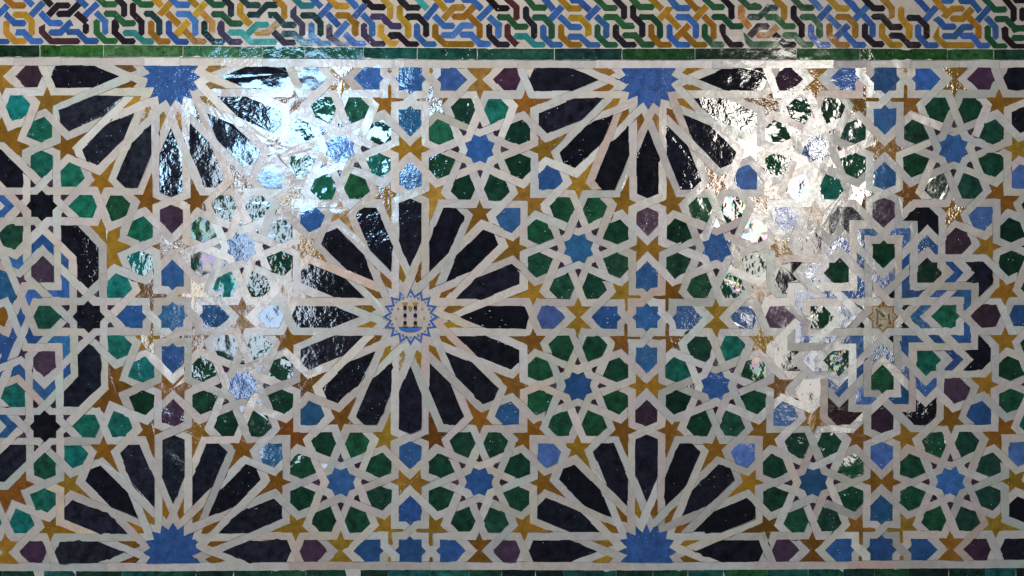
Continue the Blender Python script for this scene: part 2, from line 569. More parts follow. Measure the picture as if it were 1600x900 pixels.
PAL = {
    'black': [(.0060, .0055, .0105), (.0048, .0050, .0085), (.0090, .0088, .0165)],
    'slate': [(.014, .015, .024), (.009, .011, .019)],
    'green': [(.008, .050, .025), (.005, .032, .016), (.010, .064, .030), (.012, .054, .034)],
    'teal': [(.010, .135, .100), (.008, .100, .066), (.008, .150, .140), (.012, .095, .052)],
    'blue': [(.030, .098, .28), (.026, .086, .24), (.038, .110, .295), (.024, .100, .225)],
    'gold': [(.29, .148, .014), (.22, .100, .010), (.33, .185, .018), (.18, .074, .008), (.25, .118, .012)],
    'purple': [(.046, .024, .044), (.036, .018, .032), (.062, .034, .060)],
    'white': [(.55, .51, .465), (.52, .505, .485), (.56, .51, .45), (.52, .515, .485), (.53, .48, .44), (.49, .465, .43)],
}
def pick(k, amt=.13, hue=.05): return vary(rng.choice(PAL[k]), amt, hue)

# ------------------------------------------------------------------ the wall and the four tiled things on it
wall_me = bpy.data.meshes.new('wall')
x0, x1 = (-60 - 800) * S_PX, (1660 - 800) * S_PX
z0, z1 = ZC + (450 - 930) * S_PX, ZC + (450 + 30) * S_PX
wall_me.from_pydata([(x, y, z) for y in (.012, .20) for x in (x0, x1) for z in (z0, z1)], [],
                    [(0, 2, 3, 1), (4, 5, 7, 6), (0, 1, 5, 4), (2, 6, 7, 3), (1, 3, 7, 5), (0, 4, 6, 2)])
wall_me.materials.append(WALLM)
wall = new_obj('wall', wall_me); wall['kind'] = 'structure'

def bed(name, P, parent, porg, mat, front=.0004):
    """the mortar slab a run of tiles is set in"""
    n = len(P)
    if parea(P) > 0: P = P[::-1]
    V = [wpt(p, -front) for p in P] + [wpt(p, .011) for p in P]
    F = [tuple(range(n)), tuple(range(2 * n - 1, n - 1, -1))] + [(i, i + n, (i + 1) % n + n, (i + 1) % n) for i in range(n)]
    if not flip_ok(V, F): F = [f[::-1] for f in F]
    org = wpt(centroid(P), 0)
    me = make_mesh(name, V, F, [(1, 1, 1, 0)] * len(V), mat, org)
    o = new_obj(name, me, parent)
    o.location = tuple(org[i] - porg[i] for i in range(3))
    return o

porg = wpt((800, 891), 0)
panel = empty('tile_panel', porg)
tag(panel, 'large panel of star and rosette tile mosaic with white interlaced straps', 'tile panel')
topline = [warp((x, YT + HW)) for x in np.linspace(XL, XR, 24)]
botline = [warp((x, -YT - HW)) for x in np.linspace(XL, XR, 24)]
bed('mortar_bed', topline + botline[::-1], panel, porg, MORTAR)

# ------------------------------------------------------------------ which tile is which
refs = []
def ref(p, kind, owner=None): refs.append((p[0], p[1], kind, owner))
def polar(r, deg): return rot((r, 0), deg)
for R in ros:
    if R in (CEN_C, CEN_M): continue
    ref(R, 'rosette_star', ('R', R))
    for k in range(16):
        ref(add(R, polar(66, 11.25 + 22.5 * k)), 'sliver', ('R', R))
        ref(add(R, polar(138, 22.5 * k)), 'petal', ('R', R))
for R in ros:
    if R == CEN_C: continue
    for k in range(16): ref(add(R, polar(196, 11.25 + 22.5 * k)), 'gold_star')
    for k in range(4):
        ref(add(R, polar(218, 90 * k)), 'axis_hex_p' if abs(R[1]) > 1 else 'blue_hexagon')
        q = add(R, polar(216, 45 + 90 * k))
        dC = math.hypot(q[0] - CEN_C[0], q[1])
        ref(q, 'green_free' if dC < 320 else 'blue_hexagon')
for k, (R, g) in clusters.items():
    Sc = add(R, D4((SX, SY), g))
    if R == CEN_C: continue
    ref(Sc, 'cluster_star', ('S', k))
    for j in range(8):
        ref(add(Sc, polar(38, 45 * j)), 'kite', ('S', k))
        ref(add(Sc, polar(66, 22.5 + 45 * j)), 'hexagon', ('S', k))
        ref(add(Sc, polar(99, 45 * j)), 'gold_star')
    ref(add(R, D4((SX, 0), g)), 'gold_star'); ref(add(R, D4(MIR((SX, 0)), g)), 'gold_star')
    ref(add(R, D4((A / 2, A / 2), g)), 'gold_star')
for P in pts_P:
    ref(P, 'blue_star')
    for k in range(4): ref(add(P, polar(68, 90 * k)), 'blue_shield')
for k in range(8):
    for dg, r, kind in ((0, 0, 'emblem'), (22.5, 38, 'm_kite'), (0, 56, 'm_blue'), (0, 97, 'm_shield'), (22.5, 95, 'm_blue'), (14, 134, 'm_blue'),
                        (-14, 134, 'm_blue'), (22.5, 168, 'm_arrow'), (0, 160, 'm_purple')):
        ref(add(CEN_M, polar(r, dg + 45 * k)), kind, ('M', CEN_M))
    bs = add(CEN_C, polar(B, 45 * k))
    ref(bs, 'c_star')
    for j in range(8): ref(add(bs, polar(38, 22.5 + 45 * j)), 'c_kite')
    for dg, r, kind in ((0, 175, 'green_free'), (9.5, 209, 'c_blue'), (-9.5, 209, 'c_blue'), (22.5, 219, 'c_blue'), (22.5, 185, 'c_purple'),
                        (22.5, 254, 'c_black'), (22.5, 147, 'c_purple'), (12, 155, 'c_blue'), (-12, 155, 'c_blue'), (0, 135, 'c_blue'),
                        (22.5, 112, 'c_blue'), (0, 104, 'gold_star'), (22.5, 290, 'gold_star')):
        ref(add(CEN_C, polar(r, dg + 45 * k)), kind)
    for m_ in (1, -1):
        sc = polar(math.hypot(SX, SY), 22.5 * m_ + 45 * k) if m_ == 1 else None
        if sc is None: continue
        for da in (90, -90, 45, -45, 0):
            ref(add(CEN_C, add(sc, polar(66, 22.5 + 45 * k + da))), 'green_free')
        for da in (67.5, -67.5, 22.5, -22.5):
            ref(add(CEN_C, add(sc, polar(99, 22.5 + 45 * k + da))), 'gold_star')
RX = np.array([[r[0], r[1]] for r in refs])

STYLE = {  # kind: (object name, palette, material, height mm)
    'rosette_star': ('rosette', 'blue', 'blue'), 'sliver': ('gold_sliver', 'gold', 'gold'), 'petal': ('black_petal', 'black', 'black'),
    'gold_star': ('gold_star', 'gold', 'gold'), 'axis_hex_p': ('purple_hexagon', 'purple', 'purple'), 'blue_hexagon': ('blue_hexagon', 'blue', 'blue'),
    'green_free': ('green_hexagon', 'green', 'green'), 'cluster_star': ('star_cluster', 'blue', 'blue'), 'kite': ('purple_kite', 'purple', 'purple'),
    'hexagon': ('green_hexagon', 'green', 'green'), 'blue_star': ('blue_star', 'blue', 'blue'), 'blue_shield': ('blue_shield', 'blue', 'blue'),
    'emblem': ('medallion', 'white', 'white'), 'm_kite': ('black_kite', 'black', 'black'), 'm_blue': ('blue_chevron', 'blue', 'blue'),
    'm_shield': ('green_shield', 'green', 'green'), 'm_arrow': ('black_arrowhead', 'black', 'black'), 'm_purple': ('purple_hexagon', 'purple', 'purple'),
    'c_star': ('black_star', 'black', 'black'), 'c_kite': ('purple_kite', 'purple', 'purple'), 'c_blue': ('blue_chevron', 'blue', 'blue'),
    'c_purple': ('purple_shield', 'purple', 'purple'), 'c_black': ('black_bent_bar', 'black', 'black'),
}
todo = []
for fi, f in enumerate(faces):
    if fi == outer or farea[fi] < 30: continue
    Pf = [verts[v] for v in f]
    Q = inset(Pf, HW + GAP)
    if Q is None or parea(Q) < 6: continue
    ce = centroid(Q)
    r = refs[int(np.argmin(((RX - np.array(ce)) ** 2).sum(-1)))]
    kind, owner = r[2], r[3]
    if kind == 'rosette_star':
        # the sixteen-pointed tile is cut a little fuller than the straps leave room for
        Q2 = []
        for k in range(32):
            rr = 45.5 if k % 2 == 0 else 35.0
            Q2.append(add(owner[1], polar(rr, 11.25 * k)))
        lim = YT - HW - GAP
        out = []
        for i in range(32):                # clip at the border strap
            p, q = Q2[i - 1], Q2[i]
            for sgn in (1, -1):
                pass
            pin, qin = abs(p[1]) <= lim, abs(q[1]) <= lim
            if pin != qin:
                yb = math.copysign(lim, p[1] if not pin else q[1])
                t = (yb - p[1]) / (q[1] - p[1])
                out.append((p[0] + (q[0] - p[0]) * t, yb))
            if qin: out.append(q)
        Q = out
    todo.append((kind, owner, Q))
order = {'rosette_star': 0, 'cluster_star': 0, 'emblem': 0}
todo.sort(key=lambda t: order.get(t[0], 1))
owners = {}
counts = {}
for kind, owner, Q in todo:
    nm, pal, mk = STYLE[kind]
    P = [warp(p) for p in Q]
    ce = centroid(P)
    if ce[0] < -24 or ce[0] > 1624: continue
    if pal == 'green' and (rng.random() < (.9 if ce[0] < 300 else .3 if ce[1] < 260 and ce[0] < 800 else .06)) and not (ce[0] < 30 and ce[1] < 500 and ce[1] > 330):
        pal = 'teal'
    if kind == 'petal' and ce[0] < 420 and (ce[1] > 650 or ce[1] < 330) and rng.random() < .75: pal = 'slate'
    if kind in ('c_black',) and ce[1] > 495: pal = 'slate'
    tint = pick(pal)
    if kind == 'm_arrow' and ce[1] > 600 and ce[0] < 1380: tint = (.035, .014, .016)
    if kind == 'rosette_star': tint = vary((.036, .098, .29), .05, .02)
    if kind == 'blue_hexagon' and rng.random() < .2: tint = vary((.075, .16, .40))
    par, po = panel, porg
    if owner in owners: par, po = owners[owner]
    zb = .0034 + rng.gauss(0, .00032) + (.00035 if kind == 'rosette_star' else 0)
    tl = 1.35 if kind not in ('rosette_star', 'emblem', 'petal') else .9
    if kind == 'emblem' or (kind == 'rosette_star' and owner[1] == (0.0, 0.0)): tl = 0.0; zb = .00365
    o, og = tile(nm, P, zb, tint, MAT[mk], par, tilt=tl, porg=po, wob=.34 if kind != 'kite' else .22, chip=.05 if pal in ('black', 'slate') else .015)
    if kind in order: owners[owner] = (o, og)
    counts[nm] = counts.get(nm, 0) + 1

# ------------------------------------------------------------------ white interlaced straps
def nxt(a_, b_):
    nb = adj[b_]
    return nb[(nb.index(a_) + len(nb) // 2) % len(nb)]
def on_border(v): return abs(abs(verts[v][1]) - YT) < .4 or verts[v][0] < XL + .5 or verts[v][0] > XR - .5
def is_over(v, u): return col[hf[(v, u)]] == 0
def unit(p, q):
    l = math.hypot(q[0] - p[0], q[1] - p[1]); return ((q[0] - p[0]) / l, (q[1] - p[1]) / l)
pieces, seen = [], set()
def strand_end(v, u):
    """half-edge v->u starts a strap piece if it is under at v or starts at the border"""
    if on_border(v): return not on_border(u)
    return len(adj[v]) == 4 and not is_over(v, u)
def build_piece(path):
    HWp = HW - .02
    n = len(path)
    pts = [verts[v] for v in path]
    # drop straight-through points
    keep = [0] + [i for i in range(1, n - 1) if abs(unit(pts[i - 1], pts[i])[0] * unit(pts[i], pts[i + 1])[1] - unit(pts[i - 1], pts[i])[1] * unit(pts[i], pts[i + 1])[0]) > .02] + [n - 1]
    pp = [pts[i] for i in keep]
    U = [unit(p, q) for p, q in zip(pp[:-1], pp[1:])]
    def cut(vend, vnext):
        v = verts[vend]
        if on_border(vend):
            du = (1, 0) if abs(abs(v[1]) - YT) < .4 else (0, 1)
        else:
            nb = adj[vend]; i = nb.index(vnext)
            du = unit(v, verts[nb[(i + 1) % 4]])
        nn = (-du[1], du[0])
        w = verts[vnext]
        if (w[0] - v[0]) * nn[0] + (w[1] - v[1]) * nn[1] < 0: nn = (-nn[0], -nn[1])
        return ((v[0] + nn[0] * (HW + GAPJ), v[1] + nn[1] * (HW + GAPJ)), du)
    c0, c1 = cut(path[0], path[1]), cut(path[-1], path[-2])
    sides = []
    for sg in (1, -1):
        L = [((pp[i][0] - U[i][1] * HWp * sg, pp[i][1] + U[i][0] * HWp * sg), U[i]) for i in range(len(U))]
        side = [line_x(c0[0], c0[1], *L[0])]
        for i in range(1, len(L)): side.append(line_x(*L[i - 1], *L[i]))
        side.append(line_x(c1[0], c1[1], *L[-1]))
        if any(s is None for s in side): return None
        # drop a bend the cut has already passed
        if len(side) > 2:
            if (side[1][0] - side[0][0]) * U[0][0] + (side[1][1] - side[0][1]) * U[0][1] < .05:
                q = line_x(c0[0], c0[1], *L[1])
                if q: side = [q] + side[2:]
        if len(side) > 2:
            if (side[-1][0] - side[-2][0]) * U[-1][0] + (side[-1][1] - side[-2][1]) * U[-1][1] < .05:
                q = line_x(c1[0], c1[1], *L[-2])
                if q: side = side[:-2] + [q]
        sides.append(side)
    P = sides[0] + sides[1][::-1]
    return P
for v in adj:
    for u in adj[v]:
        if (v, u) in seen or not strand_end(v, u): continue
        path = [v, u]
        while True:
            a_, b_ = path[-2], path[-1]
            if on_border(b_): break
            k = len(adj[b_])
            if k == 2: path.append(nxt(a_, b_))
            elif k == 4:
                if is_over(b_, a_): path.append(nxt(a_, b_))
                else: break
            else: break
            if len(path) > 40: break
        seen.add((path[0], path[1])); seen.add((path[-1], path[-2]))
        P = build_piece(path)
        if P: pieces.append(P)
strap_list = []
for P in pieces:
    if abs(parea(P)) < 10: continue
    Q = [warp(p) for p in P]
    if all(q[0] < -26 or q[0] > 1626 for q in Q): continue
    strap_list.append(Q)
# border straps along the top and bottom edge of the panel
for yy, cuts in ((YT, (-30, 28, 100, 162, 230, 285, 412, 500, 560, 612, 690, 790, 930, 1030, 1110, 1195, 1300, 1352, 1420, 1497, 1560, 1630)),
                 (-YT, (-30, 40, 78, 168, 248, 338, 452, 560, 672, 730, 815, 985, 1090, 1180, 1244, 1330, 1405, 1470, 1555, 1630))):
    for a_, b_ in zip(cuts[:-1], cuts[1:]):
        sl0, sl1 = rng.choice((-4, 0, 0, 4)), 0
        xa, xb = a_ - CX + .3, b_ - CX - .3
        strap_list.append([warp(p) for p in ((xa, yy - HW), ((xa + xb) / 2, yy - HW), (xb, yy - HW), (xb, yy + HW - .4), ((xa + xb) / 2, yy + HW - .4), (xa, yy + HW - .4))])
strap_list.sort(key=lambda P: -abs(parea(P)))
def strap_tint(P):
    ce = centroid(P)
    t = list(pick('white', .08, .018))
    if rng.random() < .06: t = [t[0] * 1.02, t[1] * .90, t[2] * .84]       # rosier batch
    if rng.random() < .10: t = [t[0] * .92, t[1] * .97, t[2] * .95]        # greener batch
    return tuple(t)
for P in strap_list[:300]:
    tile('white_strap', P, .0031 + rng.gauss(0, .00025), strap_tint(P), MAT['white'], panel, tilt=.9, porg=porg, wob=.26, chip=.014)
def joined(name, polys, mat, parent, po, hfun, tfun, tilt=.9, wob=.26):
    VV, FF, TT = [], [], []
    for P in polys:
        V, F = tile_geo(roughen(P, wob), hfun(), tilt)
        if not flip_ok(V, F): F = [f[::-1] for f in F]
        k = len(VV)
        VV += V; FF += [tuple(i + k for i in f) for f in F]
        TT += [tuple(tfun(P)) + (rng.random() * 7,)] * len(V)
    me = make_mesh(name, VV, FF, TT, mat, po)
    o = new_obj(name, me, parent)
    o['kind'] = 'stuff'
    return o
joined('white_strap_remainder', strap_list[300:], MAT['white'], panel, porg, lambda: .0031 + rng.gauss(0, .00025), strap_tint)
print('tiles', counts, 'straps', len(strap_list))

# ------------------------------------------------------------------ painted emblems on the two centre tiles
def paint(name, shapes, parent, po, lift):
    """thin painted-glaze plates (one mesh, flat print on the tile): shapes = [(outline px, tint)]"""
    VV, FF, TT = [], [], []
    for P, t in shapes:
        n = len(P)
        if parea(P) > 0: P = P[::-1]
        k = len(VV)
        V = [wpt(p, -lift) for p in P] + [wpt(p, -lift + .0005) for p in P]
        F = [tuple(range(n))] + [(i, i + n, (i + 1) % n + n, (i + 1) % n) for i in range(n)]
        if not flip_ok(V, F): F = [f[::-1] for f in F]
        VV += V; FF += [tuple(i + k for i in f) for f in F]
        TT += [tuple(t) + (1.3,)] * (2 * n)
    o = new_obj(name, make_mesh(name, VV, FF, TT, MAT['frieze'], po), parent)
    return o
def ring(outer_, inner_, n):
    """quads between two outlines with the same number of points"""
    return [[outer_[i], outer_[(i + 1) % n], inner_[(i + 1) % n], inner_[i]] for i in range(n)]
def letters(ch_, cx_, cy_, size, tint, parent, po, lift):
    cu = bpy.data.curves.new('painted_letter', 'FONT'); cu.body = ch_; cu.size = size * S_PX
    cu.align_x = 'CENTER'; cu.align_y = 'CENTER'
    tmp = bpy.data.objects.new('painted_letter', cu)
    C_.objects.link(tmp)
    bpy.context.view_layer.update()
    me = bpy.data.meshes.new_from_object(tmp)
    bpy.data.objects.remove(tmp)
    w = wpt((cx_, cy_), -lift)
    n = len(me.vertices)
    for v in me.vertices:
        x, y, z = v.co
        v.co = (w[0] + x - po[0], w[1] - po[1], w[2] + y - po[2])
    ca = me.color_attributes.new('tint', 'FLOAT_COLOR', 'POINT')
    ca.data.foreach_set('color', np.array([tuple(tint) + (1.3,)] * n, dtype=np.float32).ravel())
    me.materials.clear(); me.materials.append(MAT['frieze'])
    return new_obj('painted_letter', me, parent)
BLUE, CREAM, GOLD, INK, LILAC = (.050, .130, .40), (.56, .47, .36), (.34, .20, .035), (.018, .010, .022), (.30, .24, .36)
if ('R', (0.0, 0.0)) in owners:
    ro, rorg = owners[('R', (0.0, 0.0))]
    LZ = .0044
    ox, oy = CX + .5, CY - 0.3
    st = lambda r, k: (ox + r * math.cos(math.radians(11.25 * k)), oy + r * math.sin(math.radians(11.25 * k)))
    ou = [st(44.6 if k % 2 == 0 else 33.8, k) for k in range(32)]
    i1 = [st(38.2 if k % 2 == 0 else 29.6, k) for k in range(32)]
    sh = [(q, BLUE) for q in ring(ou, i1, 32)]
    for k in range(16):                                   # little motifs in the points
        c0 = st(31.5, 2 * k)
        if k % 2: sh += [([(c0[0] + dx + u, c0[1] + dy + w_) for u, w_ in ((-.8, -.8), (.8, -.8), (.8, .8), (-.8, .8))], BLUE) for dx, dy in ((-1.1, -1.1), (1.1, -1.1), (-1.1, 1.1), (1.1, 1.1))]
        else:
            an = 22.5 * k
            sh.append(([add(c0, rot(p, an)) for p in ((2.6, 0), (-.8, 2.2), (-.2, 0), (-.8, -2.2))], BLUE))
    for dx in (-8.8, 7.4):                                # the two columns
        q = lambda pts: [(ox + dx + u, oy + v) for u, v in pts]
        sh.append((q(((-4.6, -22.5), (4.6, -22.5), (4.0, -20.6), (2.6, -17), (-2.6, -17), (-4.0, -20.6))), GOLD))
        sh.append((q(((-2.4, 12.6), (2.4, 12.6), (4.6, 16.6), (-4.6, 16.6))), GOLD))
        for i, (y0, y1) in enumerate(((-16.8, -10.8), (-5.2, 1.0), (6.8, 12.6))): sh.append((q(((-2.6, y0), (2.6, y0), (2.6, y1), (-2.6, y1))), INK))
        for y0, y1 in ((-10.6, -5.4), (1.2, 6.6)): sh.append((q(((-2.3, y0), (2.3, y0), (0, y1))), LILAC))
    sh.append(([(ox - 4.5, oy - 17), (ox - 2.8, oy - 15.5), (ox - .8, oy - 18.2), (ox + 1.2, oy - 15.5), (ox + 3.2, oy - 17), (ox + 2.4, oy - 12.6), (ox - 3.6, oy - 12.6)], GOLD))
    sh.append(([(ox - 3.2, oy - 11.8), (ox + 2, oy - 11.8), (ox - .6, oy - 7.4)], (.16, .15, .12)))
    sh.append(([(ox - 19, oy + 15.6)] + [(ox - .6 + 18.4 * math.cos(math.radians(a)), oy + 15.6 + 8.8 * math.sin(math.radians(a))) for a in range(180, -1, -15)][::1] if False else
               [(ox - .6 + 18.6 * math.cos(math.radians(a)), oy + 15.4 + 9.0 * math.sin(math.radians(a))) for a in range(0, 181, 12)], (.06, .16, .48)))
    paint('painted_emblem', sh, ro, rorg, LZ)
    for i_, (ch_, lx, ly) in enumerate((('P', -19.5, -11.5), ('L', -22.5, 2.8), ('V', 18, -11.5), ('S', 21, 3.0))):
        letters(ch_, ox + lx, oy + ly, 7.0, (.10, .09, .10), ro, rorg, LZ + .00004)
    # cream body under the paint
    ca = ro.data.color_attributes['tint']
    buf = np.empty(len(ro.data.vertices) * 4, dtype=np.float32); ca.data.foreach_get('color', buf)
    buf = buf.reshape(-1, 4); buf[:, :3] = (.52, .46, .40); ca.data.foreach_set('color', buf.ravel())
    ro.data.materials.clear(); ro.data.materials.append(MAT['white'])
    ro['label'] = 'cream sixteen-pointed star painted with two columns above blue water'
if ('M', CEN_M) in owners:
    mo, morg = owners[('M', CEN_M)]
    LZ = .00385
    ox, oy = warp(CEN_M)
    st = lambda r, k: (ox + r * math.cos(math.radians(22.5 * k)), oy + r * math.sin(math.radians(22.5 * k)))
    ou = [st(24.2 if k % 2 == 0 else 18.4, k) for k in range(16)]
    i1 = [st(21.2 if k % 2 == 0 else 16.0, k) for k in range(16)]
    OCH = (.26, .145, .035); BRN = (.12, .075, .05); GRN = (.035, .12, .04)
    sh = [(q, OCH) for q in ring(ou, i1, 16)]
    q = lambda pts: [(ox + u, oy + v) for u, v in pts]
    sh += [(q(((-12, -12), (-9, -13), (-7.4, -8), (-7, 6), (-8, 12), (-11, 13.5), (-11.4, 8), (-9.6, 2), (-9.4, -6))), BRN),
           (q(((8.4, -5), (10.6, -4), (10.8, 4), (13.2, 10), (12, 13), (9, 12.5), (9.2, 6), (7.8, 2))), BRN),
           (q(((-8, -9.5), (-5, -10), (4, -1.6), (2.4, 1.6), (-1, 1)), ), GRN), (q(((-2.5, -9.4), (4, -7), (5, -2.6), (4, -2.6))), (.6, .58, .52)),
           (q(((-7.6, -14.2), (-4, -18), (2, -18.6), (5.6, -15.6), (4.6, -12.4), (1, -14.2), (-3, -14.2), (-6, -11.4))), (.36, .24, .05)),
           (q(((-6, 3), (6, 2.4), (6, 5), (-5, 6))), (.30, .18, .06)), (q(((-9, 13), (-3, 11), (0, 15), (-5, 15.5))), GRN),
           (q(((-17.5, .4), (-13, -.2), (-13, 1), (-17.5, 1.4))), BRN), (q(((15, -1), (18, .5), (15, 2))), BRN), (q(((-1.2, -22.5), (1.2, -22.5), (2, -17), (-2, -17))), (.16, .09, .07))]
    paint('painted_emblem', sh, mo, morg, LZ)
    buf = np.empty(len(mo.data.vertices) * 4, dtype=np.float32); ca = mo.data.color_attributes['tint']; ca.data.foreach_get('color', buf)
    buf = buf.reshape(-1, 4); buf[:, :3] = (.36, .27, .17); ca.data.foreach_set('color', buf.ravel())
    mo['label'] = 'small cream eight-pointed star with ochre rim and painted shield'

# ------------------------------------------------------------------ green glazed bands above and below
def lerp_tab(tab, x):
    for (xa, ya), (xb, yb) in zip(tab[:-1], tab[1:]):
        if x <= xb: return ya + (yb - ya) * (x - xa) / (xb - xa)
    return tab[-1][1]
BT = [(-40, 70.2), (0, 70.6), (200, 70.4), (400, 72.4), (600, 74.2), (800, 75.8), (1000, 75.8), (1200, 75.6), (1400, 76.4), (1600, 77.2), (1660, 77.4)]
BB = [(-40, 88.4), (0, 88.6), (200, 88.2), (400, 89.2), (600, 91.6), (800, 93.2), (1000, 92.8), (1200, 92.6), (1400, 93.2), (1600, 93.0), (1660, 93)]
borg = wpt((800, 93), 0)
band = empty('green_tile_band', borg)
tag(band, 'narrow band of long dark green tiles under the interlaced coloured frieze', 'tile band')
cuts = [-34, 62, 161.5, 285.5, 410, 476, 568, 652, 745, 866.5, 972, 1086, 1245, 1344, 1480, 1553, 1634]
bed('mortar_bed', [(x, lerp_tab(BT, x) - 1.2) for x in cuts] + [(x, lerp_tab(BB, x) + .9) for x in cuts[::-1]], band, borg, PLASTER, front=.0040)
bcols = [(.010, .030, .016), (.028, .100, .022), (.050, .130, .045), (.030, .110, .040), (.012, .085, .040), (.010, .075, .045), (.010, .060, .050), (.010, .055, .040),
         (.014, .060, .045), (.010, .034, .030), (.014, .055, .016), (.010, .026, .016), (.020, .070, .026), (.014, .062, .016), (.026, .090, .026), (.010, .036, .020), (.010, .034, .020)]
for i, (xa, xb) in enumerate(zip(cuts[:-1], cuts[1:])):
    xa, xb = xa + 1.0, xb - 1.0
    xm = (xa + xb) / 2
    P = [(x, lerp_tab(BT, x) + .4) for x in (xa, xm, xb)] + [(x, lerp_tab(BB, x) - .5) for x in (xb, xm, xa)]
    tile('green_tile', P, .0050 + rng.gauss(0, .0003), vary(bcols[i], .06, .04), MAT['band'], band, tilt=.3, porg=borg, wob=.3, chip=.03)
LT = [(x, warp((x - CX, -YT - HW))[1] + .5) for x in range(-40, 1661, 100)]
lorg = wpt((800, 912), 0)
low = empty('green_tile_border', lorg)
tag(low, 'dark green tile border along the bottom edge of the star panel', 'tile border')
lc = [-34, 3, 68, 118, 190, 240, 306, 365, 424, 478, 563, 606, 672.5, 733, 784, 837, 880, 963, 1020, 1075, 1130, 1199, 1263, 1318, 1367, 1421, 1483, 1540, 1588, 1634]
bed('mortar_bed', [(x, lerp_tab(LT, x) - .6) for x in lc] + [(x, lerp_tab(LT, x) + 21) for x in lc[::-1]], low, lorg, PLASTER, front=.0029)
for xa, xb in zip(lc[:-1], lc[1:]):
    P = [(xa + .8, lerp_tab(LT, xa) + .7), (xb - .8, lerp_tab(LT, xb) + .7), (xb - .8, lerp_tab(LT, xb) + 19), (xa + .8, lerp_tab(LT, xa) + 19)]
    tile('green_tile', P, .0034 + rng.gauss(0, .0002), vary(rng.choice([(.010, .036, .024), (.012, .060, .034), (.012, .085, .070), (.016, .070, .030), (.010, .024, .022)]), .15, .08), MAT['band'], low, tilt=.4, porg=lorg, wob=.3, chip=.03)

